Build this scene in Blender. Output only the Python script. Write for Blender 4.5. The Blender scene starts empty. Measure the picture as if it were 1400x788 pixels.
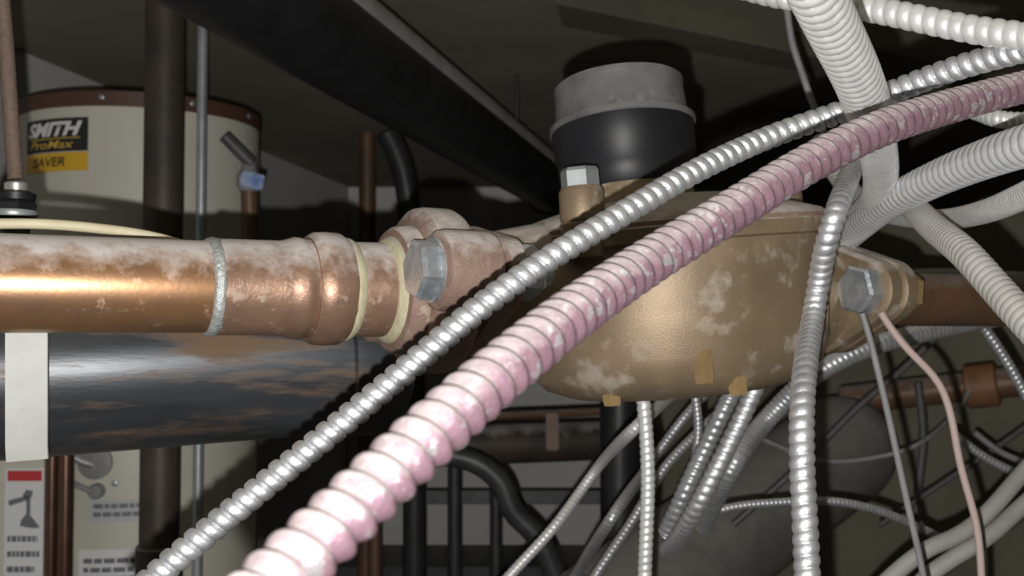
import bpy, bmesh, math, random
import numpy as np
from mathutils import Vector, Matrix
random.seed(7); np.random.seed(7)
scene = bpy.context.scene
COL = scene.collection
R = math.radians

# ---------------------------------------------------------------- camera
F = 1500.0; CX, CY = 700.0, 394.0
CAMZ = 1.75
PITCH = math.atan(56 / F)
cd = bpy.data.cameras.new('camera'); cam = bpy.data.objects.new('camera', cd); COL.objects.link(cam)
cd.sensor_width = 36; cd.lens = F / 1400 * 36; cd.clip_start = 0.01
cam.location = (0, 0, CAMZ); cam.rotation_euler = (math.pi / 2 + PITCH, 0, 0)
scene.camera = cam
cd.dof.use_dof = True; cd.dof.focus_distance = 0.50; cd.dof.aperture_fstop = 21
c_f = Vector((0, math.cos(PITCH), math.sin(PITCH))); c_u = Vector((0, -math.sin(PITCH), math.cos(PITCH))); c_r = Vector((1, 0, 0))
CAM = Vector((0, 0, CAMZ))
def at(px, py, d):
    return CAM + d * (c_f + c_r * ((px - CX) / F) + c_u * ((CY - py) / F))

# ---------------------------------------------------------------- world, flash, exposure
w = bpy.data.worlds.new('world'); scene.world = w; w.use_nodes = True
w.node_tree.nodes['Background'].inputs[0].default_value = (0.9, 0.95, 1, 1)
w.node_tree.nodes['Background'].inputs[1].default_value = 0.006
FLASH_NEAR, FLASH_MID, FLASH_FAR = 0.12, 0.64, 0.06
ld = bpy.data.lights.new('phone_flash', 'POINT'); ld.energy = 1.0; ld.shadow_soft_size = 0.0025
ld.use_nodes = True
nt = ld.node_tree; em = nt.nodes['Emission']; fo = nt.nodes.new('ShaderNodeLightFalloff')
fo.inputs['Strength'].default_value = 30.0
def madd(out, k, add=None):
    m_ = nt.nodes.new('ShaderNodeMath'); m_.operation = 'MULTIPLY_ADD'; m_.inputs[1].default_value = k; m_.inputs[2].default_value = 0
    nt.links.new(out, m_.inputs[0])
    if add is not None: nt.links.new(add, m_.inputs[2])
    return m_.outputs[0]
nt.links.new(madd(fo.outputs['Constant'], FLASH_FAR, madd(fo.outputs['Linear'], FLASH_MID, madd(fo.outputs['Quadratic'], FLASH_NEAR))), em.inputs['Strength'])
em.inputs['Color'].default_value = (1.0, 0.98, 0.95, 1)
lo = bpy.data.objects.new('phone_flash', ld); COL.objects.link(lo)
lo.location = CAM + c_r * -0.009 + c_u * -0.023 + c_f * 0.0
vs = scene.view_settings
vs.view_transform = 'Standard'; vs.look = 'None'; vs.gamma = 1; vs.use_curve_mapping = False
vs.exposure = 0.15

# ---------------------------------------------------------------- materials
def mat(name, c1, c2=None, scale=40, metal=0.0, rough=0.6, dust=None, bump=0.0, bscale=None, c3=None, t3=(0.55, 0.65), s3=None, r3=None, m3=None, spec=0.5, stretch=None, contrast=(0.35, 0.65)):
    m = bpy.data.materials.new(name); m.use_nodes = True
    n = m.node_tree.nodes; l = m.node_tree.links; b = n['Principled BSDF']
    tc = n.new('ShaderNodeTexCoord'); vec = tc.outputs['Object']
    if stretch:
        mp = n.new('ShaderNodeMapping'); mp.inputs['Scale'].default_value = stretch
        l.new(vec, mp.inputs['Vector']); vec = mp.outputs[0]
    def noise(s, det=5):
        t = n.new('ShaderNodeTexNoise'); t.inputs['Scale'].default_value = s; t.inputs['Detail'].default_value = det
        t.inputs['Roughness'].default_value = 0.62
        l.new(vec, t.inputs['Vector']); return t.outputs['Fac']
    def mr(v, a, bb, c=0.0, d=1.0):
        t = n.new('ShaderNodeMapRange'); l.new(v, t.inputs[0])
        for i, x in enumerate((a, bb, c, d)): t.inputs[i + 1].default_value = x
        return t.outputs[0]
    def mix(f, a, bb):
        t = n.new('ShaderNodeMix'); t.data_type = 'RGBA'; l.new(f, t.inputs[0])
        for k, s in ((a, 6), (bb, 7)):
            if isinstance(k, tuple): t.inputs[s].default_value = (*k, 1)
            else: l.new(k, t.inputs[s])
        return t.outputs[2]
    def mixf(f, a, bb):
        t = n.new('ShaderNodeMix'); l.new(f, t.inputs[0])
        for k, s in ((a, 2), (bb, 3)):
            if isinstance(k, (int, float)): t.inputs[s].default_value = k
            else: l.new(k, t.inputs[s])
        return t.outputs[0]
    col = c1; rg = rough; mt = metal
    nz = noise(scale)
    if c2: col = mix(mr(nz, *contrast), c1, c2)
    if c3:
        f3 = mr(noise(s3 or scale * 2.3), *t3)
        col = mix(f3, col, c3)
        if r3 is not None: rg = mixf(f3, rg, r3)
        if m3 is not None: mt = mixf(f3, mt, m3)
    if dust:                                   # settled dust: lies on up-facing surfaces
        dc, a, bb, mx = dust
        g = n.new('ShaderNodeNewGeometry'); sx = n.new('ShaderNodeSeparateXYZ'); l.new(g.outputs['Normal'], sx.inputs[0])
        ad = n.new('ShaderNodeMath'); ad.operation = 'ADD'
        l.new(sx.outputs[2], ad.inputs[0]); l.new(mr(noise(scale * 3), 0.3, 0.7, -0.25, 0.25), ad.inputs[1])
        fd = mr(ad.outputs[0], a, bb, 0.0, mx)
        col = mix(fd, col, dc); rg = mixf(fd, rg, 0.9); mt = mixf(fd, mt, 0.0)
    for v, s in ((col, 'Base Color'), (rg, 'Roughness'), (mt, 'Metallic')):
        if isinstance(v, tuple): b.inputs[s].default_value = (*v, 1)
        elif isinstance(v, (int, float)): b.inputs[s].default_value = v
        else: l.new(v, b.inputs[s])
    b.inputs['Specular IOR Level'].default_value = spec
    if bump:
        bp = n.new('ShaderNodeBump'); bp.inputs['Strength'].default_value = bump; bp.inputs['Distance'].default_value = 0.002
        l.new(noise(bscale or scale * 4), bp.inputs['Height']); l.new(bp.outputs[0], b.inputs['Normal'])
    return m

DUST = (0.70, 0.655, 0.635)
MT = {}
MT['copper'] = mat('copper', (0.50, 0.27, 0.13), (0.37, 0.215, 0.13), 26, 0.70, 0.36, (DUST, 0.22, 0.80, 0.92), 0.05, 260, (0.62, 0.42, 0.30), (0.60, 0.72), 90, 0.6)
MT['copper_dull'] = mat('copper_dull', (0.42, 0.26, 0.18), (0.31, 0.19, 0.135), 30, 0.55, 0.42, (DUST, 0.22, 0.85, 0.9), 0.2, 220, (0.55, 0.42, 0.34), (0.58, 0.72), 110, 0.7)
MT['solder'] = mat('solder', (0.72, 0.72, 0.70), (0.55, 0.60, 0.58), 200, 0.5, 0.4, None, 0.7, 350)
MT['tape'] = mat('sealing_tape', (0.70, 0.66, 0.46), (0.56, 0.44, 0.30), 60, 0.0, 0.7, (DUST, 0.5, 1.0, 0.6), 0.6, 500, (0.66, 0.68, 0.42), (0.5, 0.6), 120, stretch=(8, 4, 1))
MT['flange'] = mat('cast_flange', (0.36, 0.245, 0.195), (0.28, 0.185, 0.145), 35, 0.25, 0.6, (DUST, 0.25, 0.95, 0.9), 0.4, 500, (0.42, 0.34, 0.28), (0.58, 0.7), 90)
MT['bronze'] = mat('bronze', (0.335, 0.25, 0.16), (0.25, 0.185, 0.12), 22, 0.42, 0.47, (DUST, 0.35, 1.0, 0.8), 0.15, 800, (0.46, 0.40, 0.33), (0.55, 0.68), 38, 0.8)
MT['brass'] = mat('brass', (0.55, 0.38, 0.18), (0.42, 0.28, 0.14), 60, 0.6, 0.4, None, 0.2)
MT['zinc_bolt'] = mat('zinc_bolt', (0.62, 0.66, 0.70), (0.42, 0.46, 0.50), 120, 0.7, 0.35, (DUST, 0.45, 1.0, 0.8), 0.3, 300)
MT['silver'] = mat('galvanised_armour', (0.78, 0.79, 0.81), (0.60, 0.61, 0.64), 160, 0.80, 0.48, None, 0.2, 900)
MT['silver_dusty'] = mat('dusty_armour', (0.86, 0.86, 0.845), (0.74, 0.74, 0.73), 120, 0.45, 0.42, ((0.66, 0.64, 0.62), 0.2, 1.0, 0.6), 0.12, 800)
MT['silver_old'] = mat('old_armour', (0.50, 0.51, 0.53), (0.38, 0.39, 0.41), 120, 0.6, 0.4, (DUST, 0.3, 1.0, 0.5))
MT['conduit_shiny'] = mat('shiny_conduit', (0.80, 0.82, 0.84), (0.72, 0.74, 0.76), 60, 0.55, 0.34, (DUST, 0.5, 1.0, 0.4))
MT['beige_conduit'] = mat('beige_conduit', (0.50, 0.49, 0.46), (0.44, 0.43, 0.40), 50, 0.2, 0.5, (DUST, 0.2, 1.0, 0.4))
MT['pink'] = mat('pink_lacquer', (0.275, 0.168, 0.208), (0.205, 0.122, 0.155), 60, 0.25, 0.36, ((0.46, 0.405, 0.40), 0.05, 0.75, 0.85), 0.3, 700, (0.72, 0.70, 0.72), (0.57, 0.64), 190, 0.25, 0.75)
MT['iron'] = mat('black_iron', (0.045, 0.048, 0.053), (0.085, 0.09, 0.10), 18, 0.45, 0.36, (DUST, 0.75, 1.1, 0.4), 0.06, 250, (0.16, 0.098, 0.056), (0.52, 0.66), 26, 0.75, 0.1, stretch=(0.16, 0.6, 2.0))
MT['rust_pipe'] = mat('rusty_pipe', (0.04, 0.034, 0.028), (0.075, 0.054, 0.04), 12, 0.2, 0.55, (DUST, 0.5, 1.0, 0.4), 0.2)
MT['brown_pipe'] = mat('brown_pipe', (0.16, 0.085, 0.045), (0.10, 0.06, 0.04), 14, 0.2, 0.5, ((0.25, 0.23, 0.21), 0.3, 1.0, 0.8))
MT['black_paint'] = mat('black_paint', (0.018, 0.018, 0.02), (0.03, 0.03, 0.033), 10, 0.0, 0.45, ((0.34, 0.33, 0.32), 0.62, 0.95, 0.9), 0.1)
MT['ledge'] = mat('dusty_ledge', (0.40, 0.385, 0.37), (0.31, 0.30, 0.29), 12, 0.0, 0.9)
MT['grey_steel'] = mat('grey_steel', (0.42, 0.45, 0.46), (0.33, 0.36, 0.37), 40, 0.5, 0.4)
MT['dark_steel'] = mat('dark_steel', (0.07, 0.072, 0.075), (0.045, 0.046, 0.05), 25, 0.3, 0.45)
MT['tank'] = mat('tank_enamel', (0.60, 0.58, 0.50), (0.56, 0.54, 0.465), 6, 0.0, 0.45)
MT['tank_brown'] = mat('tank_brown', (0.09, 0.042, 0.028), None, 6, 0.0, 0.5)
MT['lacq_brown'] = mat('brown_lacquer', (0.20, 0.115, 0.085), (0.14, 0.08, 0.06), 30, 0.8, 0.3)
MT['white_plastic'] = mat('white_plastic', (0.60, 0.61, 0.58), (0.54, 0.55, 0.52), 40, 0.0, 0.55, None, 0.1, 200, (0.30, 0.29, 0.27), (0.66, 0.74), 70)
MT['cream'] = mat('cream_jacket', (0.72, 0.66, 0.46), (0.66, 0.58, 0.40), 60, 0.0, 0.6)
MT['blackpl'] = mat('black_plastic', (0.010, 0.011, 0.013), (0.014, 0.014, 0.017), 30, 0.0, 0.45, None, spec=0.35)
MT['greypl'] = mat('grey_cap', (0.16, 0.16, 0.158), (0.095, 0.095, 0.095), 30, 0.0, 0.5, (DUST, 0.3, 1.0, 0.5))
MT['hose'] = mat('braided_hose', (0.17, 0.118, 0.09), (0.125, 0.085, 0.066), 300, 0.1, 0.7, None, 0.3, 900)
MT['ferrule'] = mat('ferrule', (0.50, 0.50, 0.46), (0.38, 0.38, 0.36), 90, 0.6, 0.4)
MT['wire_grey'] = mat('grey_wire', (0.28, 0.28, 0.28), (0.22, 0.22, 0.22), 40, 0.0, 0.5)
MT['wire_pink'] = mat('pinkish_wire', (0.52, 0.40, 0.36), (0.48, 0.38, 0.35), 20, 0.0, 0.5)
MT['wire_dark'] = mat('dark_wire', (0.09, 0.09, 0.09), (0.06, 0.06, 0.06), 40, 0.0, 0.5)
MT['grey_cable'] = mat('grey_cable', (0.40, 0.39, 0.36), (0.34, 0.33, 0.31), 30, 0.0, 0.6)
MT['lagging'] = mat('dusty_lagging', (0.15, 0.14, 0.13), (0.11, 0.105, 0.10), 9, 0.0, 0.9, ((0.24, 0.23, 0.21), 0.2, 1.0, 0.8), 0.3, 40)
MT['ceiling'] = mat('ceiling_concrete', (0.30, 0.27, 0.20), (0.23, 0.21, 0.16), 2.5, 0.0, 0.95, None, 0.3, 25)
MT['wall_pale'] = mat('pale_wall', (0.56, 0.55, 0.53), (0.50, 0.49, 0.475), 1.5, 0.0, 0.9, None, 0.1, 25)
MT['wall_olive'] = mat('olive_wall', (0.15, 0.14, 0.10), (0.11, 0.10, 0.075), 3, 0.0, 0.95, None, 0.2, 20)
MT['floor'] = mat('floor_concrete', (0.10, 0.095, 0.085), (0.07, 0.066, 0.06), 2, 0.0, 0.9)
MT['lab_black'] = mat('label_black', (0.02, 0.02, 0.02), None, 5, 0, 0.4)
MT['lab_yellow'] = mat('label_yellow', (0.72, 0.42, 0.03), None, 5, 0, 0.4)
MT['lab_gold'] = mat('label_gold', (0.62, 0.42, 0.06), None, 5, 0, 0.4)
MT['lab_white'] = mat('label_white', (0.75, 0.75, 0.75), None, 5, 0, 0.5)
MT['lab_grey'] = mat('label_grey', (0.50, 0.51, 0.53), None, 5, 0, 0.5)
MT['lab_ink'] = mat('label_ink', (0.16, 0.17, 0.19), None, 5, 0, 0.5)
MT['lab_red'] = mat('label_red', (0.55, 0.04, 0.05), None, 5, 0, 0.5)
MT['blue_tag'] = mat('blue_tag', (0.12, 0.20, 0.50), (0.5, 0.55, 0.65), 40, 0, 0.5)
MT['rust_orange'] = mat('rust_orange', (0.26, 0.12, 0.05), (0.16, 0.08, 0.04), 30, 0.1, 0.6)

# ---------------------------------------------------------------- mesh helpers
def link(name, me, m, parent=None, smooth=35):
    o = bpy.data.objects.new(name, me); COL.objects.link(o)
    if m and not me.materials: me.materials.append(MT[m])
    if smooth:
        me.shade_smooth(); me.set_sharp_from_angle(angle=R(smooth))
    if parent: o.parent = parent
    return o
def tag(o, label, cat, group=None):
    o['label'] = label; o['category'] = cat
    if group: o['group'] = group
    return o
def struct(o): o['kind'] = 'structure'; return o
def empty(name, loc, label, cat, group=None):
    o = bpy.data.objects.new(name, None); COL.objects.link(o); o.location = loc
    o.empty_display_size = 0.02
    tag(o, label, cat, group)
    bpy.context.view_layer.update()
    return o
def child(o, parent):                       # keep world place
    o.parent = parent; o.matrix_parent_inverse = Matrix.Translation(-parent.location); return o
def mesh(vs_, fs):
    me = bpy.data.meshes.new('mesh'); me.from_pydata([tuple(v) for v in vs_], [], fs); me.validate(); me.update(); return me
def frame(axis, ref=None):
    a = Vector(axis).normalized()
    r = Vector(ref) if ref is not None else (Vector((0, 0, 1)) if abs(a.z) < 0.9 else Vector((1, 0, 0)))
    b = (r - a * r.dot(a)).normalized(); c = a.cross(b)
    return a, b, c
def lathe(prof, origin, axis, seg=48, fn=None, ref=None, cap=True):
    """prof: (t along axis, radius); fn(theta, i) -> radius factor"""
    a, b, c = frame(axis, ref); V = []; Fc = []
    o = Vector(origin)
    for i, (t, r) in enumerate(prof):
        for k in range(seg):
            th = 2 * math.pi * k / seg; rr = r * (fn(th, i) if fn else 1)
            V.append(o + a * t + (b * math.cos(th) + c * math.sin(th)) * rr)
    for i in range(len(prof) - 1):
        for k in range(seg):
            k2 = (k + 1) % seg
            Fc.append((i * seg + k, i * seg + k2, (i + 1) * seg + k2, (i + 1) * seg + k))
    if cap:
        Fc.append(tuple(range(seg))[::-1]); Fc.append(tuple((len(prof) - 1) * seg + k for k in range(seg)))
    return mesh(V, Fc)
def hexprism(origin, axis, rc, h, ref=None, rot=0.0, cham=0.12):
    prof = [(0, rc), (h * 0.82, rc), (h, rc * (1 - cham))]
    a, b, c = frame(axis, ref); V = []; Fc = []
    for t, r in prof:
        for k in range(6):
            th = math.pi / 3 * k + rot; V.append(Vector(origin) + a * t + (b * math.cos(th) + c * math.sin(th)) * r)
    for i in range(2):
        for k in range(6):
            k2 = (k + 1) % 6; Fc.append((i * 6 + k, i * 6 + k2, i * 6 + 6 + k2, i * 6 + 6 + k))
    Fc.append(tuple(range(6))[::-1]); Fc.append(tuple(12 + k for k in range(6)))
    return mesh(V, Fc)
def box(c, sx, sy, sz, rot=None, bevel=0.0):
    bm = bmesh.new(); bmesh.ops.create_cube(bm, size=1)
    bmesh.ops.scale(bm, vec=(sx, sy, sz), verts=bm.verts)
    if bevel: bmesh.ops.bevel(bm, geom=bm.edges[:], offset=bevel, segments=2, affect='EDGES')
    if rot is not None: bmesh.ops.transform(bm, matrix=rot.to_4x4(), verts=bm.verts)
    bmesh.ops.translate(bm, vec=c, verts=bm.verts)
    me = bpy.data.meshes.new('mesh'); bm.to_mesh(me); bm.free(); return me
def spline(P, step):
    P = [np.array(p, float) for p in P]
    P = [2 * P[0] - P[1]] + P + [2 * P[-1] - P[-2]]
    out = []
    for i in range(1, len(P) - 2):
        p0, p1, p2, p3 = P[i - 1:i + 3]
        t = np.linspace(0, 1, 40, endpoint=False)[:, None]
        out.append(0.5 * ((2 * p1) + (-p0 + p2) * t + (2 * p0 - 5 * p1 + 4 * p2 - p3) * t ** 2 + (-p0 + 3 * p1 - 3 * p2 + p3) * t ** 3))
    out.append(P[-2][None]); Q = np.concatenate(out)
    s = np.concatenate([[0], np.cumsum(np.linalg.norm(np.diff(Q, axis=0), axis=1))])
    n = max(2, int(s[-1] / step)); ss = np.linspace(0, s[-1], n + 1)
    return np.stack([np.interp(ss, s, Q[:, k]) for k in range(3)], 1), ss
def sweep(P, rfun, step, seg, smooth_it=6):
    Q, ss = spline(P, step)
    n = len(Q)
    k = max(1, int(0.012 / step))
    for _ in range(2):                        # soften
        pad = np.concatenate([np.repeat(Q[:1], k, 0), Q, np.repeat(Q[-1:], k, 0)])
        ker = np.ones(2 * k + 1) / (2 * k + 1)
        Q = np.stack([np.convolve(pad[:, j], ker, 'valid') for j in range(3)], 1)
    T = np.gradient(Q, axis=0); T /= np.linalg.norm(T, axis=1)[:, None] + 1e-12
    u = np.cross(T[0], [0.13, 0.3, 0.95]); u /= np.linalg.norm(u)
    U = np.zeros_like(Q)
    for i in range(n):
        u = u - T[i] * u.dot(T[i]); u /= np.linalg.norm(u); U[i] = u
    W = np.cross(T, U)
    th = np.arange(seg) / seg * 2 * np.pi
    rr = rfun(ss[:, None], th[None, :]) * np.ones((n, seg))
    V = Q[:, None] + rr[..., None] * (np.cos(th)[None, :, None] * U[:, None] + np.sin(th)[None, :, None] * W[:, None])
    V = V.reshape(-1, 3)
    i = np.arange(n - 1)[:, None] * seg; j = np.arange(seg)[None]; j2 = (j + 1) % seg
    Fq = np.stack([i + j, i + j2, i + seg + j2, i + seg + j], -1).reshape(-1, 4)
    faces = Fq.tolist() + [list(range(seg))[::-1], [(n - 1) * seg + k for k in range(seg)]]
    return mesh(V.tolist(), faces)
def PX(pts): return [at(*p) for p in pts]
def armour(name, pts, D, pitch, m, label, cat='cable', amp=0.14, seg=24, per=8, power=0.7, skew=0.0, ridge=0, group=None, sm=60, world=False):
    """interlocked spiral-armoured cable; pitch as a fraction of the diameter"""
    Rr = D / 2; p = pitch * D
    def rf(s, th):
        u = (s / p - th / (2 * np.pi)) % 1.0
        if skew: u = u ** (1 + skew)
        if ridge:                              # broad crest, flat-bottomed groove
            x = np.abs(u - .5) * 2                # 0 at crest centre, 1 in groove
            return Rr * (1 - amp * (.30 * x ** 2 + .70 * x ** (2 + 8 * ridge)))
        return Rr * (1 - amp + amp * np.sin(np.pi * u) ** power)
    me = sweep(pts if world else PX(pts), rf, p / per, seg)
    return tag(link(name, me, m, None, sm), label, cat, group)
def wire(name, pts, D, m, label, cat='wire', seg=12, step=0.008, parent=None, group=None):
    me = sweep(PX(pts), lambda s, th: D / 2 + 0 * s, step, seg)
    o = link(name, me, m, parent)
    if label: tag(o, label, cat, group)
    return o
def pipe_between(a, b, r, seg=32):
    a = Vector(a); b = Vector(b); L = (b - a).length
    e = min(0.004, r * 0.2)
    return lathe([(0, r - e), (e, r), (L - e, r), (L, r - e)], a, b - a, seg)

# ---------------------------------------------------------------- room
CEIL = CAMZ + 0.70
FLOOR = 0.0
BACK = 5.4
def wallx(d): return -1.234 + 0.162 * (d - 2.76)
def slab(P, t, up):
    P = [Vector(p) for p in P]; n = Vector(up).normalized() * t
    V = P + [p + n for p in P]; k = len(P)
    Fc = [tuple(range(k)), tuple(range(2 * k - 1, k - 1, -1))] + [(i, (i + 1) % k, k + (i + 1) % k, k + i) for i in range(k)]
    me = mesh(V, Fc); bm = bmesh.new(); bm.from_mesh(me); bmesh.ops.recalc_face_normals(bm, faces=bm.faces); bm.to_mesh(me); bm.free(); return me
D0 = -0.6; XR = 1.35
struct(link('ceiling', slab([(wallx(D0) - .1, D0, CEIL), (XR + .1, D0, CEIL), (XR + .1, BACK + .1, CEIL), (wallx(BACK) - .1, BACK + .1, CEIL)], 0.15, (0, 0, 1)), 'ceiling', None, 0))
struct(link('floor', slab([(wallx(D0) - .1, D0, FLOOR), (XR + .1, D0, FLOOR), (XR + .1, BACK + .1, FLOOR), (wallx(BACK) - .1, BACK + .1, FLOOR)], 0.15, (0, 0, -1)), 'floor', None, 0))
struct(link('wall_left', slab([(wallx(D0), D0, FLOOR), (wallx(BACK), BACK, FLOOR), (wallx(BACK), BACK, CEIL), (wallx(D0), D0, CEIL)], 0.1, (-1, 0.16, 0)), 'wall_pale', None, 0))
struct(link('wall_back', slab([(wallx(BACK), BACK, FLOOR), (XR, BACK, FLOOR), (XR, BACK, CEIL), (wallx(BACK), BACK, CEIL)], 0.1, (0, 1, 0)), 'wall_pale', None, 0))
struct(link('wall_right', slab([(XR, D0, FLOOR), (XR, BACK, FLOOR), (XR, BACK, CEIL), (XR, D0, CEIL)], 0.1, (1, 0, 0)), 'wall_olive', None, 0))
# olive partition standing in the right half of the view
struct(link('wall_partition', slab([(0.36, 3.2, FLOOR), (XR, 2.6, FLOOR), (XR, 2.6, CAMZ + .30), (0.36, 3.2, CAMZ + .30)], 0.1, (0.5, 1, 0)), 'wall_olive', None, 0))
# shallow concrete rib across the ceiling
r0 = at(760, -28, .7 * F / 478); r1 = at(1240, 78, .7 * F / 372); rv = Vector((0.02, .16, 0))
r0.z = r1.z = CEIL
struct(link('trim_1', slab([r0, r1, r1 + rv, r0 + rv], 0.05, (0, 0, -1)), 'wall_olive', None, 0))

# ---------------------------------------------------------------- water heater
TC = Vector((-0.765, 2.25, 0)); TR = 0.237; TTOP = CAMZ + 0.442; TBOT = 0.14
heater = empty('water_heater', (TC.x, TC.y, 0.0), 'tall beige cylindrical water heater with brown top rim behind the copper pipe', 'water heater')
child(link('tank_body', lathe([(TBOT, TR - .01), (TBOT + .01, TR), (TTOP - .028, TR)], (TC.x, TC.y, 0), (0, 0, 1), 96), 'tank'), heater)
child(link('tank_top', lathe([(TTOP - .030, TR + .003), (TTOP - .002, TR + .003), (TTOP, TR), (TTOP + .004, TR - .02), (TTOP + .004, .02)], (TC.x, TC.y, 0), (0, 0, 1), 96), 'tank_brown'), heater)
for k in range(3):
    a = 2 * math.pi * k / 3 + .4
    child(link('foot', lathe([(0, .025), (.01, .02), (TBOT + .005, .02)], (TC.x + .2 * math.cos(a), TC.y + .2 * math.sin(a), 0), (0, 0, 1), 16), 'tank_brown'), heater)
def tank_hit(px, py):
    d = (at(px, py, 1) - CAM)
    o = CAM - TC; A = d.x ** 2 + d.y ** 2; B = 2 * (o.x * d.x + o.y * d.y); C = o.x ** 2 + o.y ** 2 - TR ** 2
    disc = B * B - 4 * A * C
    t = (-B - math.sqrt(max(disc, 0))) / (2 * A); p = CAM + d * t
    return math.atan2(p.y - TC.y, p.x - TC.x), p.z
PANEL_Y = None
def tank_pt(a, z, off):
    if PANEL_Y is not None: return Vector((a, PANEL_Y - off, z))
    return Vector((TC.x + (TR + off) * math.cos(a), TC.y + (TR + off) * math.sin(a), z))
def tank_patch(a0, a1, z0, z1, off, th=0.0008, n=14):
    V = []; Fc = []
    for i in range(n + 1):
        a = a0 + (a1 - a0) * i / n
        V += [tank_pt(a, z0, off), tank_pt(a, z1, off), tank_pt(a, z1, off - th), tank_pt(a, z0, off - th)]
    for i in range(n):
        for k in range(4):
            Fc.append((4 * i + k, 4 * i + (k + 1) % 4, 4 * i + 4 + (k + 1) % 4, 4 * i + 4 + k))
    Fc += [(0, 1, 2, 3), (4 * n + 3, 4 * n + 2, 4 * n + 1, 4 * n)]
    return mesh(V, Fc)
def text_mesh(s, shear=0.0, bold=0.0):
    cu = bpy.data.curves.new('lettering', 'FONT'); cu.body = s; cu.shear = shear; cu.offset = bold; cu.resolution_u = 4
    o = bpy.data.objects.new('lettering', cu); COL.objects.link(o)
    bpy.context.view_layer.update()
    me = bpy.data.meshes.new_from_object(o.evaluated_get(bpy.context.evaluated_depsgraph_get()))
    bpy.data.objects.remove(o); return me
def tank_text(s, a0, a1, z0, z1, off, shear=0, bold=0.0):
    me = text_mesh(s, shear, bold)
    bm = bmesh.new(); bm.from_mesh(me)
    bmesh.ops.triangulate(bm, faces=bm.faces[:])
    bmesh.ops.subdivide_edges(bm, edges=[e for e in bm.edges if e.calc_length() > .15], cuts=2)
    X = [v.co.x for v in bm.verts]; Y = [v.co.y for v in bm.verts]
    x0, x1, y0, y1 = min(X), max(X), min(Y), max(Y)
    for v in bm.verts:
        a = a0 + (a1 - a0) * (v.co.x - x0) / (x1 - x0); z = z0 + (z1 - z0) * (v.co.y - y0) / (y1 - y0)
        v.co = tank_pt(a, z, off)
    bm.to_mesh(me); bm.free(); return me
# brand label
aR, zT = tank_hit(121, 160); _, zM = tank_hit(121, 206); _, zB = tank_hit(121, 233)
aL = tank_hit(38, 190)[0]
lab = child(link('brand_label', tank_patch(aL, aR, zM, zT, 0.0012), 'lab_black', None, 0), heater)
lab['label'] = 'black and yellow maker label'
hgt = zT - zM; da = aR - aL
def sub(me, m, par, name):
    o = link(name, me, m, None, 0); o.parent = par; o.matrix_parent_inverse = par.matrix_world.inverted() if False else Matrix.Translation(-heater.location); return o
def labchild(me, m, name, par):
    o = link(name, me, m, None, 0); o.parent = par
    o.matrix_parent_inverse = Matrix.Identity(4); return o
labchild(tank_text('SMITH', aL + da * .04, aR - da * .07, zM + hgt * .46, zT - hgt * .10, .0020, .35, .045), 'lab_white', 'lettering', lab)
labchild(tank_patch(aL + da * .10, aR - da * .1, zM + hgt * .385, zM + hgt * .415, .0020), 'lab_gold', 'underline', lab)
labchild(tank_text('ProMax', aL + da * .10, aR - da * .18, zM + hgt * .10, zM + hgt * .34, .0020, .3, .01), 'lab_gold', 'lettering', lab)
band = child(link('yellow_band', tank_patch(aL, aR, zB, zM - .002, 0.0012), 'lab_yellow', None, 0), heater)
labchild(tank_text('SAVER', aL + da * .17, aL + da * .70, zB + .009, zM - .010, .0020, .2, .02), 'lab_black', 'lettering', band)
child(link('paper_label', tank_patch(aL, aR, tank_hit(121, 280)[1], zB - .002, 0.001), 'lab_white', None, 0), heater).data.materials[0] = MT['tank']
def rim_screw(px):
    a, z = tank_hit(px, 137)
    p = tank_pt(a, TTOP - .014, .0032); nrm = Vector((math.cos(a), math.sin(a), 0))
    child(link('screw', lathe([(0, .005), (.002, .005), (.003, .003)], p, nrm, 12), 'grey_steel'), heater)
for px in (140, 262, 338): rim_screw(px)
# white control cabinet left of the heater with a red-headed warning label
PANEL_Y = 1.90
def pan(px, py): p = at(px, py, 1.90); k = PANEL_Y / p.y; p = CAM + (p - CAM) * k; return p.x, p.z
xl, _ = pan(-70, 700); xr, _ = pan(64, 700); zt = pan(30, 596)[1]
cab = empty('control_cabinet', ((xl + xr) / 2, PANEL_Y + .1, 0), 'white enamelled control cabinet with warning label at the lower left corner', 'cabinet')
child(link('casing', box(((xl + xr) / 2, PANEL_Y + .03, zt / 2), xr - xl, .06, zt, None, .006), 'tank'), cab)
a0, z1 = pan(8, 640); a1, z0 = pan(58, 830)
wl = child(link('warning_label', tank_patch(a0, a1, z0, z1, .0012), 'lab_white', None, 0), cab); wl['label'] = 'white warning label with red header'
H = z1 - z0; A = a1 - a0
labchild(tank_patch(a0 + A * .06, a1 - A * .06, z1 - H * .095, z1 - H * .02, .0020), 'lab_red', 'header', wl)
def pic():
    V = []; Fc = []
    def poly(pts):
        k = len(V)
        for x, y in pts: V.append(tank_pt(a0 + A * x, z1 - H * y, .0022))
        Fc.append(tuple(range(k, k + len(pts))))
    poly([(.45, .20), (.55, .155), (.72, .165), (.70, .21), (.58, .22)])
    poly([(.55, .21), (.66, .21), (.66, .34), (.92, .43), (.72, .435), (.40, .42), (.42, .38), (.56, .33)])
    poly([(.08, .235), (.55, .20), (.56, .235), (.12, .275)])
    return mesh(V, Fc)
labchild(pic(), 'lab_ink', 'pictogram', wl)
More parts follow.
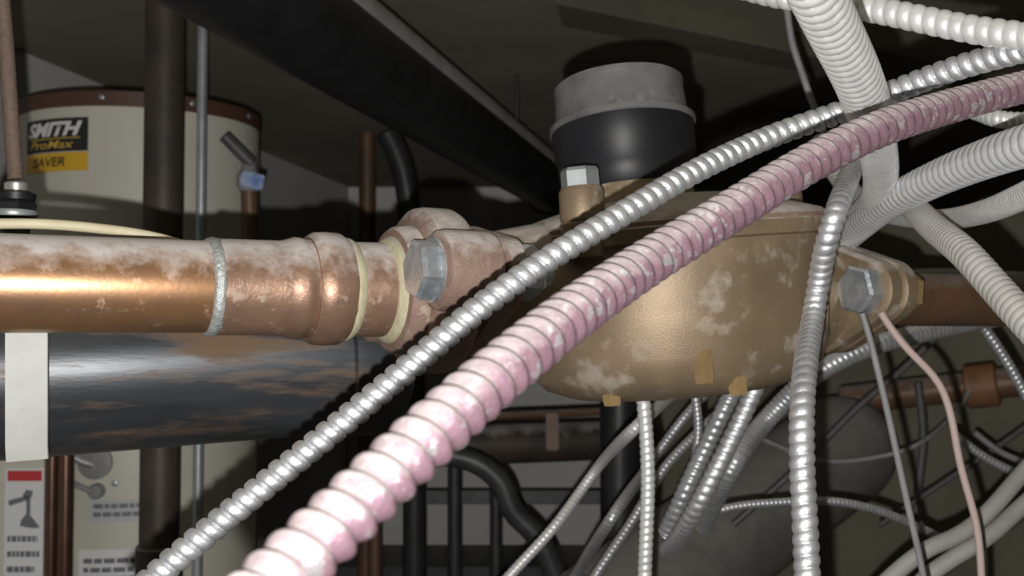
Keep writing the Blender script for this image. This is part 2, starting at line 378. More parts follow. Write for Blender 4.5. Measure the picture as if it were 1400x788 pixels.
def lines(aa, bb, zt, n, dz, th, off=.002):
    V = []; Fc = []
    for i in range(n):
        z = zt - i * dz; e = bb - (bb - aa) * random.uniform(0, .25)
        x = aa
        while x < e:
            x2 = min(e, x + (bb - aa) * random.uniform(.08, .2)); k = len(V)
            for q in range(3):
                a = x + (x2 - x) * q / 2; V += [tank_pt(a, z, off), tank_pt(a, z - th, off)]
            Fc += [(k, k + 1, k + 3, k + 2), (k + 2, k + 3, k + 5, k + 4)]
            x = x2 + (bb - aa) * .03
    return mesh(V, Fc)
labchild(lines(a0 + A * .08, a1 - A * .08, z1 - H * .49, 7, .026, .010), 'lab_ink', 'print', wl)
PANEL_Y = None
def sticker(px0, px1, py0, py1, n, m='lab_grey', label=None):
    a0, z1 = tank_hit(px0, py0); a1, z0 = tank_hit(px1, py1)
    o = child(link('sticker', tank_patch(a0, a1, z0, z1, .0012), m, None, 0), heater)
    hh = z1 - z0
    labchild(lines(a0 + (a1 - a0) * .08, a1 - (a1 - a0) * .04, z1 - hh * .18, n, hh * .75 / n, hh * .4 / n), 'lab_ink', 'print', o)
    return o
sticker(122, 200, 684, 712, 2)
sticker(108, 200, 752, 815, 4, 'lab_white')
# knob, drain fitting and screw low on the heater
def tank_fitting(name, px, py, r, h, m):
    a, z = tank_hit(px, py); n = Vector((math.cos(a), math.sin(a), 0))
    return child(link(name, lathe([(0, r), (h * .8, r), (h, r * .8)], tank_pt(a, z, -.001), n, 32), m), heater)
tank_fitting('cover_plate', 131, 632, .031, .012, 'wire_grey')
tank_fitting('valve_knob', 134, 671, .014, .02, 'wire_grey')
tank_fitting('screw', 157, 661, .006, .004, 'grey_steel')
o = armour('flexible_lead', [tank_pt(*tank_hit(x_, y_), o_) for x_, y_, o_ in ((96, 606, .03), (108, 622, .026), (122, 631, .02), (134, 636, .012))], .016, .4, 'silver_old', None, per=6, seg=14, world=True)
for k in ('label', 'category'): del o[k]
child(o, heater)
o = link('valve_lever', sweep([tank_pt(*tank_hit(x_, y_), o_) for x_, y_, o_ in ((104, 656, .022), (118, 664, .024), (134, 671, .018))], lambda s_, th: .005 + 0 * s_, .004, 12), 'wire_grey'); child(o, heater)
# big side fitting at the tank's right shoulder with a blue tag
fit = empty('relief_valve', at(338, 300, 2.02), 'blurred brass relief valve with a blue tag at the heater shoulder', 'valve')
child(link('stem', pipe_between(at(343, 330, 2.02), at(340, 256, 2.02), .015), 'brown_pipe'), fit)
child(link('body', lathe([(0, .016), (.01, .022), (.03, .022), (.04, .014), (.06, .012)], at(340, 262, 2.02), (0, 0, 1), 20), 'wire_grey'), fit)
child(link('lever', pipe_between(at(345, 225, 2.02), at(306, 185, 2.0), .012), 'wire_dark'), fit)
child(link('tag', box(at(345, 247, 1.985), .042, .006, .028, Matrix.Rotation(R(14), 3, 'Y'), .002), 'blue_tag'), fit)
# two brown lacquered gas tubes left of the heater stickers
for i, (px, r) in enumerate(((72, .0105), (91, .0135))):
    tag(link('gas_tube', pipe_between((at(px, 700, 1.86).x, at(px, 585, 1.86).y, 0.0), at(px, 585, 1.86), r), 'lacq_brown'),
        'glossy brown metal tube next to the white control cabinet' if i == 0 else 'wider glossy brown tube nearer the round heater cover plate', 'pipe')

# ---------------------------------------------------------------- vertical pipes in front of the heater
def vpipe(name, px, d, r, m, label, ztop=CEIL, zbot=FLOOR, cat='pipe', seg=32):
    p = at(px, 450, d)
    return tag(link(name, pipe_between((p.x, p.y, zbot), (p.x, p.y, ztop), r, seg), m), label, cat)
def stand_pipe():
    p = at(221, 450, 1.7)
    e = empty('steel_riser', (p.x, p.y, 0), 'dark rusty vertical steel pipe in front of the beige heater', 'pipe')
    child(link('tube', pipe_between((p.x, p.y, FLOOR), (p.x, p.y, CEIL), .0302), 'rust_pipe'), e)
    child(link('coupling', lathe([(0, .031), (.003, .035), (.06, .035), (.063, .031)], (p.x, p.y, at(221, 800, 1.7).z), (0, 0, 1), 32), 'rust_pipe'), e)
stand_pipe()
vpipe('steel_tube', 273, 1.9, .0088, 'grey_steel', 'slim grey vertical steel tube right of the dark riser', seg=20)
vpipe('drop_pipe', 501, 3.9, .03, 'brown_pipe', 'distant brown vertical pipe before the pale back wall', seg=20)

# ---------------------------------------------------------------- big black overhead pipe
h = 0.45; ax = Vector((-0.327, 1.5, CAMZ + h)); dr = Vector((0.2267, 1, 0))
big = empty('overhead_pipe', ax, 'large black dusty pipe running diagonally under the dark ceiling', 'pipe')
s0 = ax - dr * 0.75; s1 = ax + dr * ((BACK - 1.5))
child(link('tube', pipe_between(s0, s1, .077, 64), 'black_paint'), big)
dn = dr.normalized(); sd = Vector((dn.y, -dn.x, 0))
off = (sd * .60 + Vector((0, 0, 1)) * .62).normalized() * .068
lg = child(link('dusty_ledge', pipe_between(s0 + off, s1 + off, .026, 24), 'ledge'), big); lg['label'] = 'grey dusty upper edge'
for t in (2.0,):
    child(link('coupling', lathe([(0, .078), (.006, .09), (.10, .09), (.106, .078)], ax + dr * t, dr, 48), 'black_paint'), big)
for t in (-.5, 1.5):
    q = ax + dr * t
    child(link('hanger_rod', pipe_between(q + Vector((0, 0, .07)), Vector((q.x, q.y, CEIL)), .006, 12), 'dark_steel'), big)
tag(link('branch_pipe', sweep(PX([(528, 180, 2.7), (545, 215, 2.7), (556, 260, 2.7), (562, 330, 2.7), (566, 480, 2.7), (566, 900, 2.7)]), lambda s, th: .028 + 0 * s, .01, 20), 'black_paint'), 'black branch pipe dropping from the overhead pipe behind the flange', 'pipe')

# ---------------------------------------------------------------- copper line and water meter
AL = R(28); U = Vector((math.cos(AL), math.sin(AL), 0)); Wv = Vector((math.sin(AL), -math.cos(AL), 0)); Vv = Vector((0, 0, 1))
P0 = Vector((-0.276, 0.591, CAMZ + 0.0248))
def tpx(px):
    k = (px - 700) / F; return (0.276 + 0.591 * k) / (U.x - U.y * k)
def axp(t): return P0 + U * t
cp = empty('copper_pipe', axp(tpx(150)), 'shiny copper water pipe with dusty top entering the meter flange from the left', 'pipe')
child(link('tube', lathe([(-.25, .026), (-.248, .027), (tpx(288), .027)], P0, U, 64), 'copper'), cp)
t = tpx
def hexish(th, i):
    return 1.0
prof = [(t(285), .0272), (t(286), .0285), (t(380), .0287), (t(390), .0296), (t(400), .0312), (t(409), .0308), (t(415), .0300), (t(420), .0300)]
child(link('coupling', lathe(prof, P0, U, 64), 'copper_dull'), cp)
# hexagonal shoulder with softened corners
hs = 12
def hx(th, i):
    k = (0.55, 1, 1, 1, 0.5)[i]
    a = (th + .35) % (math.pi / 3) - math.pi / 6
    return 1 + k * (0.5 * (math.cos(math.pi / 6) / math.cos(a)) / math.cos(math.pi / 6) * 0.14 - 0.07)
child(link('hex_shoulder', lathe([(t(418), .0318), (t(427), .0345), (t(440), .0350), (t(458), .0347), (t(468), .0318)], P0, U, 72, hx), 'copper_dull', None, 50), cp)
def rough_ring(prof, amp, seed, m, name, par):
    rnd = np.random.RandomState(seed); n = 72
    tab = np.convolve(np.tile(rnd.rand(n), 3), np.ones(3) / 3, 'same')[n:2 * n]
    me = lathe(prof, P0, U, n, lambda th, i: 1 + amp * (tab[int(th / (2 * math.pi) * n + i * 7) % n] - .5))
    return child(link(name, me, m, None, 80), par)
rough_ring([(t(279), .0272), (t(282), .0288), (t(287), .0296), (t(292), .0290), (t(295), .0284)], .045, 3, 'solder', 'solder_bead', cp)
rough_ring([(t(464), .0300), (t(467), .0322), (t(474), .0318), (t(479), .0302), (t(481), .0290)], .03, 5, 'tape', 'sealing_tape', cp)
child(link('nipple', lathe([(t(475), .0292), (t(480), .0296), (t(535), .0300)], P0, U, 64), 'copper_dull'), cp)
rough_ring([(t(521), .0302), (t(523), .0318), (t(529), .0338), (t(538), .0348), (t(545), .0330)], .02, 9, 'tape', 'sealing_tape', cp)

# --- oval two-bolt flanges
def oval_plate(origin, thick, hub, ear_r, ear_w, ear_v=0.0, bev=.003):
    pts = []
    for (cw, cv, rr) in ((0, 0, hub), (ear_w, ear_v, ear_r), (-ear_w, -ear_v, ear_r)):
        for k in range(40):
            a = 2 * math.pi * k / 40; pts.append((cw + rr * math.cos(a), cv + rr * math.sin(a)))
    pts = sorted(set(pts))
    def half(ps):
        o = []
        for p in ps:
            while len(o) > 1 and (o[-1][0] - o[-2][0]) * (p[1] - o[-2][1]) - (o[-1][1] - o[-2][1]) * (p[0] - o[-2][0]) <= 0: o.pop()
            o.append(p)
        return o
    hull = half(pts)[:-1] + half(pts[::-1])[:-1]
    # concave waist: pull the sides in a little between hub and ears
    n = len(hull); V = []; Fc = []
    rings = [(0, 1 - bev / .05), (bev, 1), (thick - bev, 1), (thick, 1 - bev / .05)]
    for (u, s) in rings:
        for (a, b) in hull: V.append(Vector(origin) + U * u + Wv * a * s + Vv * b * s)
    for i in range(3):
        for k in range(n):
            k2 = (k + 1) % n; Fc.append((i * n + k, i * n + k2, (i + 1) * n + k2, (i + 1) * n + k))
    Fc.append(tuple(range(n))[::-1]); Fc.append(tuple(3 * n + k for k in range(n)))
    me = mesh(V, Fc); bm = bmesh.new(); bm.from_mesh(me); bmesh.ops.recalc_face_normals(bm, faces=bm.faces); bm.to_mesh(me); bm.free()
    return me
EW, EV, ER, HUB = .056, .010, .024, .051
def bolt_set(par, tt, tend, m):
    for s in (1, -1):
        c = axp(tt) + Wv * EW * s + Vv * EV * s
        b = child(link('bolt', hexprism(c - U * .0005, -U, .0185, .0125, Vv, .25), m, None, 20), par)
        child(link('washer', lathe([(-.001, .0195), (.002, .0195)], c, -U, 32), m), par)
        e = axp(tend) + Wv * EW * s + Vv * EV * s
        child(link('nut', hexprism(e, U, .0175, .014, Vv, .1), m, None, 20), par)
        child(link('bolt_shank', lathe([(0, .0085), (.022, .0085), (.024, .0065)], e, U, 16), m), par)
T1 = .236
def ear_flange(par, tt, thick, hub, ear, m, face=.006):
    """round hub disc, two cylindrical bolt ears and the web joining them"""
    child(link('plate', oval_plate(axp(tt + .004), thick - .006, hub * .74, ear * .86, EW, EV), m), par)
    child(link('hub_disc', lathe([(0, hub - .012), (.001, hub - .006), (.005, hub - .001), (.009, hub), (thick - .006, hub), (thick - .002, hub - .002), (thick, hub - .006)], axp(tt), U, 72), m), par)
    for s in (1, -1):
        c = axp(tt) + Wv * EW * s + Vv * EV * s
        child(link('bolt_ear', lathe([(-face, ear - .004), (-face + .002, ear - .001), (-face + .006, ear), (thick - .004, ear), (thick - .001, ear - .001), (thick, ear - .003)], c, U, 48), m), par)
cf = empty('pipe_flange', axp(T1), 'brown cast oval flange with zinc hex bolt on the copper pipe end', 'flange')
child(link('hub', lathe([(t(531), .033), (t(533), .0385), (t(538), .0405), (T1 + .004, .0420)], P0, U, 64), 'flange'), cf)
ear_flange(cf, T1, .031, .0535, .0245, 'flange')
bolt_set(cf, T1 - .006, T1 + .050, 'zinc_bolt')

Ub = (U + Vv * .09).normalized(); Vb = (Vv - U * .09).normalized()
MC = .435                                                     # meter centre along the line
meter = empty('water_meter', axp(MC) - Vector((0, 0, .07)), 'bronze water meter with black register behind the crossing armoured cables', 'water meter')
child(link('gasket', oval_plate(axp(T1 + .031), .0015, .040, .020, EW, EV, .0004), 'blackpl'), meter)
child(link('inlet_flange', oval_plate(axp(T1 + .0325), .017, .043, .021, EW, EV), 'flange'), meter)
child(link('inlet_neck', lathe([(T1 + .045, .038), (T1 + .06, .040), (MC - .11, .046), (MC - .07, .052), (MC - .03, .052)], P0, U, 56), 'bronze'), meter)
def egg(th, i): return 1.0
def body_mesh(prof, seg=96, kr=1.05, kl=1.0):
    V = []; Fc = []
    o = axp(MC)
    for (z, r) in prof:
        for k in range(seg):
            th = 2 * math.pi * k / seg
            cu, cw = math.cos(th), math.sin(th)
            f = kr if cu > 0 else kl
            e = 0.74 if cu > 0 else 1.0                       # squarer right-hand end
            V.append(o + Ub * (r * f * math.copysign(abs(cu) ** e, cu)) + Wv * (r * math.copysign(abs(cw) ** e, cw)) + Vb * z)
    for i in range(len(prof) - 1):
        for k in range(seg):
            k2 = (k + 1) % seg; Fc.append((i * seg + k, i * seg + k2, (i + 1) * seg + k2, (i + 1) * seg + k))
    Fc.append(tuple(range(seg))[::-1]); Fc.append(tuple((len(prof) - 1) * seg + k for k in range(seg)))
    return mesh(V, Fc)
child(link('body', body_mesh([(-.071, .02), (-.0705, .052), (-.068, .074), (-.062, .089), (-.052, .098), (-.038, .102), (-.01, .104), (.037, .105)]), 'bronze'), meter)
child(link('body_flange', body_mesh([(.034, .103), (.036, .109), (.045, .110), (.046, .109)]), 'bronze'), meter)
child(link('cover', body_mesh([(.0455, .107), (.049, .108), (.053, .104), (.058, .090), (.063, .072), (.067, .058), (.069, .054)]), 'flange'), meter)
# raised casting seam round the lower body
seam = []
for (z, r) in [(.04, .1045), (.0, .1040), (-.03, .1015), (-.045, .0975), (-.056, .090), (-.064, .078), (-.0695, .055)]:
    th = R(52); e = .74
    seam.append(axp(MC) + Ub * r * 1.05 * math.cos(th) ** e + Wv * r * math.sin(th) ** e + Vb * z)
child(link('casting_seam', sweep(seam, lambda s, th: .0022 + 0 * s, .003, 10), 'bronze'), meter)
# cover bolts standing on bosses round the rim
def body_point(th, r, z):
    cu, cw = math.cos(th), math.sin(th); f = 1.05 if cu > 0 else 1.0; e = .74 if cu > 0 else 1.0
    return axp(MC) + Ub * (r * f * math.copysign(abs(cu) ** e, cu)) + Wv * (r * math.copysign(abs(cw) ** e, cw)) + Vb * z
for a in (152, 4, -60):
    c = body_point(R(a), .104, 0)
    child(link('bolt_boss', lathe([(.030, .013), (.034, .0150), (.052, .0150), (.0525, .0142), (.0535, .0142), (.054, .0150), (.072, .0145), (.076, .0125)], c, Vb, 32), 'bronze'), meter)
    child(link('cover_bolt', hexprism(c + Vb * .076, Vb, .0125, .012, U, .3), 'grey_steel', None, 20), meter)
# small brass plugs under the body
for a, r, z in ((152, .084, -.060), (112, .098, -.047), (96, .090, -.058), (-60, .08, -.06), (-120, .08, -.06)):
    c = body_point(R(a), r, z)
    child(link('brass_plug', hexprism(c + Vb * .012, -Vb, .0068, .021, U, .2), 'brass', None, 20), meter)
# outlet side
T2 = .580
child(link('outlet_neck', lathe([(MC + .05, .05), (MC + .12, .050), (T2 - .02, .042), (T2 + .003, .042)], P0, U, 56), 'bronze'), meter)
child(link('outlet_flange', oval_plate(axp(T2), .016, .045, .023, EW, .004), 'bronze'), meter)
of = empty('outlet_pipe', axp(T2 + .03), 'dusty brown outlet pipe and oval flange right of the bronze meter', 'pipe')
child(link('plate', oval_plate(axp(T2 + .0165), .016, .044, .023, EW, .004), 'bronze'), of)
child(link('hub', lathe([(T2 + .03, .038), (T2 + .045, .034), (T2 + .06, .030), (T2 + .063, .026)], P0, U, 48), 'bronze'), of)
child(link('tube', lathe([(T2 + .06, .0225), (T2 + 1.05, .0225)], P0, U, 40), 'brown_pipe'), of)
for s in (1, -1):
    c = axp(T2) + Wv * EW * s + Vv * .004 * s
    child(link('bolt', hexprism(c, -U, .0190, .013, Vv, .3), 'zinc_bolt', None, 20), of)
    child(link('nut', hexprism(c + U * .0325, U, .0170, .014, Vv, .1), 'brass', None, 20), of)
# register
RC = axp(MC - .026) + Vv * .069 + Vector((0, .008, 0)); RA = (Vv - c_r * .085 + Vector((0, 1, 0)) * .12).normalized()
reg_prof = [(0, .043), (.004, .047), (.018, .0495), (.030, .0500), (.032, .0512), (.052, .0520)]
child(link('register_cup', lathe(reg_prof, RC, RA, 72), 'blackpl'), meter)
child(link('register_ring', lathe([(.0515, .0525), (.0525, .0535), (.0555, .0535), (.0565, .0525)], RC, RA, 72), 'greypl'), meter)
child(link('register_cap', lathe([(.056, .0495), (.060, .0485), (.080, .0470), (.082, .0475), (.085, .0475), (.0865, .046), (.0865, .01)], RC, RA, 72), 'greypl'), meter)
child(link('neck', lathe([(-.012, .050), (.003, .046)], RC, RA, 48), 'bronze'), meter)

# ---------------------------------------------------------------- black iron pipe, strap
ia = at(-60, 511, .735); ib = at(545, 478, .852)
iron = empty('iron_pipe', (ia + ib) / 2, 'thick black iron pipe with rust streaks below the copper pipe', 'pipe')
dirn = (ib - ia).normalized(); L = (ib - ia).length
child(link('tube', lathe([(-.05, .0605), (L - .045, .0605)], ia, dirn, 72), 'iron'), iron)
child(link('end_cap', lathe([(L - .050, .0605), (L - .048, .0635), (L - .018, .0640), (L - .006, .058), (L, .045), (L + .002, .02)], ia, dirn, 64), 'iron'), iron)
def strap():
    V = []; Fc = []
    path = [(36, 405, .652), (36, 440, .651), (36, 475, .650), (36, 520, .6495), (36, 570, .651), (36, 610, .655), (37, 630, .658)]
    Q, _ = spline(PX(path), .004)
    hw = .0114
    for q in Q:
        q = Vector(q)
        for sx, off in ((-1, 0), (1, 0), (1, .0015), (-1, .0015)):
            V.append(q + dirn * hw * sx + Vector((0, 1, 0)) * off)
    n = len(Q)
    for i in range(n - 1):
        for k in range(4): Fc.append((4 * i + k, 4 * i + (k + 1) % 4, 4 * i + 4 + (k + 1) % 4, 4 * i + 4 + k))
    Fc += [(0, 1, 2, 3), (4 * n - 1, 4 * n - 2, 4 * n - 3, 4 * n - 4)]
    return mesh(V, Fc)
tag(link('hanging_strap', strap(), 'white_plastic'), 'off-white flat strap hanging in front of the black iron pipe', 'strap')

# ---------------------------------------------------------------- hose and fitting at the left edge, cream cable
hs = empty('braided_hose', at(22, 290, .72), 'thin brown braided hose in a metal ferrule at the left edge', 'hose')
child(link('hose', sweep(PX([(0, -30, .70), (8, 60, .70), (12, 120, .70), (17, 190, .70), (22, 256, .70)]), lambda s, th: .0049 * (1 + .04 * np.sin(s * 2500 + 3 * th)), .0009, 16), 'hose'), hs)
child(link('ferrule', lathe([(0, .0068), (.003, .0068), (.004, .0072), (.0075, .0072), (.0085, .006)], at(22, 267, .70), (at(22, 250, .70) - at(22, 267, .70)), 24), 'ferrule'), hs)
child(link('collar', lathe([(0, .012), (.004, .0125), (.006, .008)], at(21, 274, .70), (0, 0, 1), 32), 'blackpl'), hs)
child(link('nut', hexprism(at(18, 300, .70), (0, 0, 1), .0145, .012, None, .1), 'blackpl', None, 20), hs)
child(link('reflection_band', lathe([(0, .0145), (.0012, .0150), (.0028, .0150), (.004, .0145)], at(18, 297, .70), (0, 0, 1), 32), 'grey_steel'), hs)  # pale ring put in for the reflection stripe on the black fitting
child(link('stub', pipe_between(at(18, 345, .70), at(18, 299, .70), .010), 'dark_steel'), hs)
wire('cream_cable', [(-60, 306, .625), (0, 306, .63), (60, 306, .64), (120, 311, .652), (180, 318, .664), (225, 327, .676), (270, 342, .69)], .0062, 'cream', 'cream jacketed cable lying behind the top of the copper pipe', 'cable', 16)

# ---------------------------------------------------------------- foreground armoured cables
def wd(pts, D): return [(x, y, F * D / wpx) for (x, y, wpx) in pts]
armour('armoured_cable', wd([(150, 850, 41), (215, 786, 40), (330, 690, 39.5), (450, 593, 39), (560, 502, 38.5), (660, 417, 38), (760, 348, 37), (870, 281, 35.5), (960, 229, 34), (1060, 184, 32.5), (1160, 150, 32.5), (1230, 122, 33.5), (1310, 92, 35), (1400, 68, 37), (1500, 40, 40)], .0125), .0125, .52, 'silver',
       'bright silver armoured cable crossing diagonally just above the pink cable', amp=.31, seg=36, per=16, ridge=.40)
armour('pink_armoured_cable', wd([(270, 905, 112), (322, 850, 108), (388, 785, 103), (497, 680, 96), (598, 585, 90), (700, 496, 82), (800, 417, 73), (900, 350, 65), (1000, 289, 60), (1100, 227, 55.5), (1200, 177, 52), (1300, 145, 48), (1400, 119, 45), (1500, 98, 43)], .015), .015, .43, 'pink',
       'pink lacquered armoured cable crossing the foreground diagonally', amp=.20, seg=40, per=14, power=.95, skew=.6)
armour('flexible_conduit', wd([(1085, -75, 84), (1112, -20, 80), (1140, 40, 74), (1165, 90, 69), (1183, 135, 64), (1197, 190, 55), (1204, 235, 48), (1200, 268, 44), (1186, 288, 40), (1170, 300, 37)], .022), .022, .27, 'silver_dusty',
       'thick pale flexible conduit descending behind the pink cable', 'conduit', amp=.13, seg=40, per=8, power=.7)
armour('armoured_cable', wd([(940, -40, 33), (1000, -22, 34), (1060, -6, 35), (1130, 4, 36), (1190, 12, 37), (1240, 22, 38), (1300, 35, 39), (1350, 44, 40), (1400, 50, 41), (1500, 60, 43)], .0137), .0137, .50, 'silver_dusty',
       'dusty silver armoured cable at the upper right corner, above all others', amp=.15, seg=28, per=10)
armour('flexible_conduit', wd([(1150, 331, 37.3), (1165, 318, 39), (1200, 289, 43), (1240, 264, 47), (1290, 240, 51), (1340, 220, 55), (1400, 200, 60), (1480, 178, 66)], .022), .022, .36, 'conduit_shiny',
       'shiny thick ribbed conduit rising to the right edge under the pink cable', 'conduit', amp=.20, seg=36, per=8, power=.7)
armour('flexible_conduit', wd([(1190, 290, 20), (1235, 298, 24), (1290, 300, 28), (1345, 290, 33), (1400, 268, 38), (1470, 235, 44)], .0145), .0145, .32, 'silver_dusty',
       'thin dusty ribbed conduit curving under the shiny thick conduit', 'conduit', amp=.10, seg=28, per=8)
armour('flexible_conduit', wd([(1235, 270, 34), (1275, 310, 39), (1320, 347, 43), (1360, 392, 45), (1400, 436, 47), (1470, 510, 50)], .018), .018, .26, 'beige_conduit',
       'beige ribbed conduit slanting down to the right edge', 'conduit', amp=.10, seg=32, per=8)
armour('armoured_cable', wd([(1280, 140, 24), (1330, 150, 24), (1365, 164, 25), (1400, 166, 25), (1460, 160, 26)], .0125), .0125, .45, 'silver_dusty',
       'short stretch of silver cable just under the pink cable, right edge', per=8, seg=20)
armour('armoured_cable', wd([(1180, 190, 26), (1162, 240, 29), (1146, 282, 32), (1130, 330, 32), (1119, 390, 31), (1110, 445, 31.5), (1101, 500, 34), (1096, 570, 35.5), (1097, 650, 36), (1101, 720, 36.5), (1104, 800, 37), (1106, 880, 38)], .0135), .0135, .47, 'silver',
       'silver armoured cable hanging vertically right of the bronze meter', amp=.15, seg=28, per=10)
armour('flexible_conduit', wd([(1120, 190, 32), (1138, 225, 31), (1158, 255, 30), (1176, 280, 28.5), (1192, 298, 27.5)], .018), .018, .25, 'beige_conduit',
       'beige conduit half hidden behind the pale thick conduit', 'conduit', amp=.08, seg=24, per=6)

# ---------------------------------------------------------------- hanging cables below the meter
armour('armoured_cable', [(876, 470, .84), (879, 540, .84), (884, 600, .84), (886, 660, .84), (884, 720, .84), (881, 800, .84), (880, 880, .84)], .0112, .50, 'silver_dusty',
       'pale thin armoured cable hanging straight below the meter body', seg=18, per=7)
armour('armoured_cable', [(1060, 470, .90), (1042, 510, .90), (1010, 580, .90), (975, 650, .90), (948, 702, .91), (925, 738, .96), (912, 752, 1.05)], .0155, .48, 'silver',
       'silver cable slanting down left beside the vertical one, ending below', seg=20, per=7)
armour('armoured_cable', [(1020, 500, .99), (990, 560, .99), (960, 622, 1.0), (935, 676, 1.0), (908, 736, 1.02)], .0165, .45, 'silver_old',
       'dull armoured cable tucked left behind the slanting silver one', seg=18, per=7)
armour('armoured_cable', [(945, 505, 1.1), (951, 545, 1.1), (955, 590, 1.1), (948, 640, 1.1), (935, 690, 1.12), (915, 740, 1.15)], .0095, .5, 'silver_old',
       'very thin armoured cable bowing beneath the meter', seg=14, per=6)
armour('armoured_cable', [(660, 830, 1.25), (700, 784, 1.25), (760, 718, 1.27), (820, 636, 1.3), (870, 584, 1.05), (930, 530, 1.36), (990, 480, 1.4)], .0125, .5, 'silver_dusty',
       'thin armoured cable sloping up from the bottom, leftmost of the three parallels', seg=16, per=6, group='parallel cables below the meter')
armour('armoured_cable', [(760, 830, 1.3), (788, 784, 1.3), (838, 706, 1.05), (885, 640, 1.34), (935, 572, 1.36), (1000, 500, 1.4)], .0120, .5, 'silver_old',
       'thin armoured cable sloping up, middle of the three parallels', seg=16, per=6, group='parallel cables below the meter')
armour('armoured_cable', [(790, 830, 1.35), (815, 786, 1.35), (865, 712, 1.38), (905, 645, 1.40), (950, 596, 1.42), (1030, 520, 1.46)], .0130, .5, 'silver_old',
       'thin armoured cable sloping up, rightmost of the three parallels', seg=16, per=6, group='parallel cables below the meter')
armour('flexible_conduit', [(960, 720, 1.15), (1000, 640, 1.05), (1045, 578, 1.12), (1110, 515, 1.1), (1185, 476, 1.1), (1250, 458, 1.12), (1330, 440, 1.15), (1420, 425, 1.18)], .0205, .28, 'silver_old',
       'dull grey conduit sweeping from under the meter to the outlet pipe', 'conduit', amp=.08, seg=22, per=6)
armour('armoured_cable', [(940, 712, 1.3), (1000, 694, 1.3), (1070, 687, 1.3), (1140, 686, 1.3), (1205, 700, 1.31), (1270, 728, 1.33), (1330, 760, 1.35)], .0105, .5, 'silver_old',
       'thin armoured cable arching behind the vertical cable near the bottom', seg=14, per=6)
armour('armoured_cable', [(1310, 400, 1.2), (1345, 448, 1.2), (1375, 492, 1.2), (1402, 540, 1.2), (1440, 610, 1.2)], .0115, .5, 'silver_old',
       'thin armoured cable below the outlet pipe at the right edge', seg=14, per=6)
armour('armoured_cable', [(1220, 376, 1.6), (1265, 372, 1.6), (1330, 373, 1.6), (1420, 378, 1.6)], .0105, .5, 'silver_old',
       'faint thin cable running level above the outlet pipe', seg=12, per=6)
armour('armoured_cable', [(1300, 590, 1.5), (1345, 625, 1.5), (1400, 652, 1.5), (1460, 672, 1.5)], .012, .5, 'silver_old',
       'faint armoured cable crossing the olive wall at right', seg=12, per=6)
wire('grey_wire', [(1176, 420, .78), (1188, 458, .78), (1202, 515, .78), (1216, 575, .78), (1230, 640, .78), (1243, 700, .78), (1256, 755, .78), (1270, 830, .78)], .0048, 'wire_grey', 'straight dark grey wire hanging below the outlet flange')
wire('pinkish_wire', [(1200, 420, .80), (1218, 450, .80), (1246, 484, .80), (1284, 522, .80), (1302, 575, .80), (1309, 620, .80), (1322, 670, .80), (1336, 720, .80), (1342, 790, .80), (1343, 850, .80)], .0055, 'wire_pink', 'pinkish beige wire wandering down right of the grey wire')
armour('grey_cable', [(1180, 830, .98), (1215, 792, .98), (1265, 752, .98), (1310, 733, .99), (1352, 700, 1.0), (1400, 645, 1.02), (1470, 570, 1.04)], .0155, .2, 'grey_cable',
       'upper of two smooth grey cables curving in the lower right corner', amp=.05, seg=18, per=5)
armour('grey_cable', [(1225, 840, 1.02), (1260, 795, 1.02), (1305, 762, 1.02), (1350, 735, 1.02), (1400, 690, 1.04), (1470, 630, 1.05)], .0160, .2, 'grey_cable',
       'lower of two smooth grey cables curving in the lower right corner', amp=.05, seg=18, per=5)
wire('grey_wire', [(1070, -30, 1.2), (1077, 20, 1.2), (1083, 60, 1.2), (1094, 92, 1.2), (1106, 128, 1.2), (1130, 190, 1.2)], .0075, 'wire_grey', 'lone grey wire hanging from the ceiling left of the thick conduit')
clutter = [
    ([(1000, 720, 1.8), (1090, 640, 1.8), (1170, 560, 1.8), (1240, 500, 1.8), (1310, 430, 1.8)], .012, 'wire_dark', 'dark wire rising steeply in the clutter right of centre'),
    ([(1040, 600, 2.0), (1120, 630, 2.0), (1200, 625, 2.0), (1260, 605, 2.0), (1310, 560, 2.12), (1326, 532, 2.16)], .009, 'wire_grey', 'sagging dim wire in front of the olive wall'),
    ([(1255, 520, 2.1), (1262, 600, 2.1), (1254, 680, 2.1), (1250, 760, 2.1), (1250, 1300, 2.1), (1250, 1690, 2.1)], .016, 'wire_dark', 'dark cable hanging vertically against the olive wall'),
    ([(1200, 720, 1.9), (1290, 660, 1.9), (1380, 600, 1.9), (1460, 540, 1.9)], .011, 'wire_dark', 'dark cable slanting up across the olive wall at far right'),
    ([(1230, 820, 1.6), (1320, 760, 1.6), (1420, 690, 1.6)], .014, 'wire_dark', 'dark cable beneath the grey cables in the corner'),
    ([(1330, 590, 1.8), (1370, 620, 1.8), (1420, 640, 1.8)], .010, 'silver_old', 'short pale cable end near the orange coupling'),
]
for P_, D_, m_, lab_ in clutter: wire('loose_wire', P_, D_, m_, lab_)

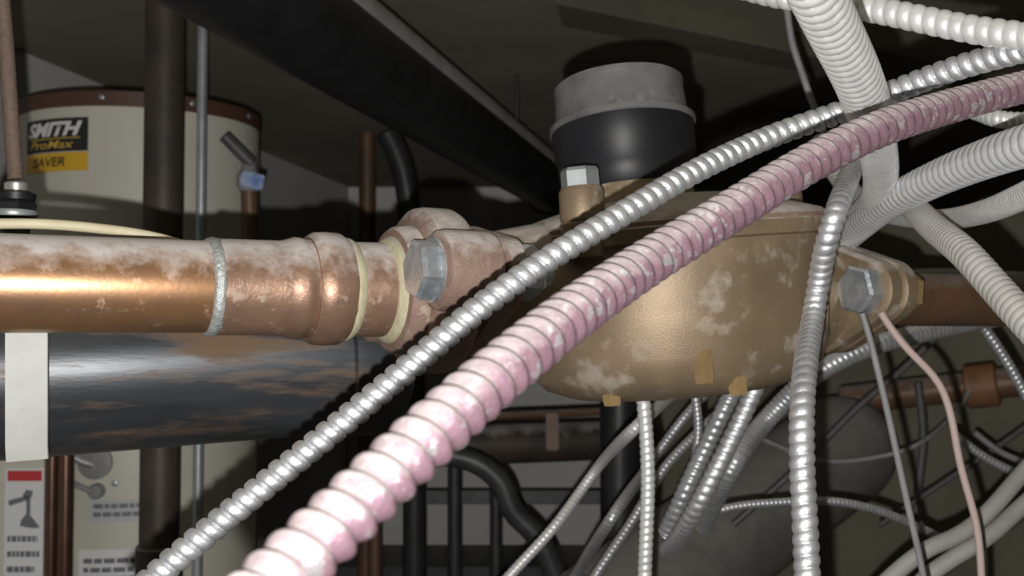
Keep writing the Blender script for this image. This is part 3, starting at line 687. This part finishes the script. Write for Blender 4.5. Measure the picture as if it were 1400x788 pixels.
# ---------------------------------------------------------------- far pipes low in the background
q0 = at(560, 612, 2.6); q1 = at(900, 600, 2.75)
bp = empty('brown_crosspipe', (q0 + q1) / 2, 'level dark brown pipe in the background below the meter', 'pipe')
child(link('tube', pipe_between(q0, q1, .048), 'rust_pipe'), bp)
child(link('thin_tube', pipe_between(at(560, 574, 2.6), at(900, 560, 2.75), .010), 'brown_pipe'), bp)
for px in (755, 640):
    child(link('clamp', box(at(px, 590, 2.62), .03, .02, .09, None, .003), 'brown_pipe'), bp)
vpipe('black_stack', 846, 2.4, .042, 'black_paint', 'black vertical stack pipe beneath the meter body', CAMZ - .02)
vpipe('slim_post', 622, 3.4, .022, 'dark_steel', 'slim dark post before the pale wall under the pink cable', CAMZ - .30)
vpipe('copper_riser', 514, 2.9, .017, 'brown_pipe', 'short copper coloured riser beside the pink cable low down', CAMZ - .25)
vpipe('square_post', 678, 3.6, .02, 'dark_steel', 'dark upright of a rack before the pale wall', CAMZ - .35)
tag(link('rack_rail', box(at(780, 680, 3.6), 1.0, .03, .045, None, .003), 'dark_steel'), 'dark level rail behind the curved black hose', 'rail')
tag(link('storage_bench', box(at(720, 800, 4.9) , 1.7, .5, .26, None, .01), 'dark_steel'), 'long dark low cabinet against the pale back wall', 'cabinet')
wire('black_hose', [(600, 620, 2.2), (650, 632, 2.2), (685, 660, 2.2), (702, 700, 2.2), (735, 735, 2.2), (760, 790, 2.2), (775, 860, 2.2)], .046, 'dark_steel', 'curved black hose bending down below the brown crosspipe', 'hose', 20)
# dusty lagged duct with rounded end
def lagged():
    a = at(1150, 615, 2.2); b = at(820, 860, 1.85); d = b - a; Lh = d.length; r = .11
    prof = [(-r * .95, r * .12), (-r * .86, r * .45), (-r * .62, r * .76), (-r * .3, r * .94), (0, r), (Lh, r)]
    return lathe(prof, a, d, 40)
tag(link('lagged_pipe', lagged(), 'lagging'), 'thick grey dusty lagged pipe with rounded end in the low background', 'pipe')
ra = at(1150, 548, 2.3); rb = at(1480, 512, 2.1)
rp = empty('rusty_pipe', (ra + rb) / 2, 'level rusty pipe with orange coupling behind the hanging wires', 'pipe')
child(link('tube', pipe_between(ra, rb, .030), 'brown_pipe'), rp)
child(link('coupling', lathe([(0, .032), (.006, .044), (.06, .044), (.066, .032)], at(1318, 530, 2.2), rb - ra, 32), 'rust_orange'), rp)
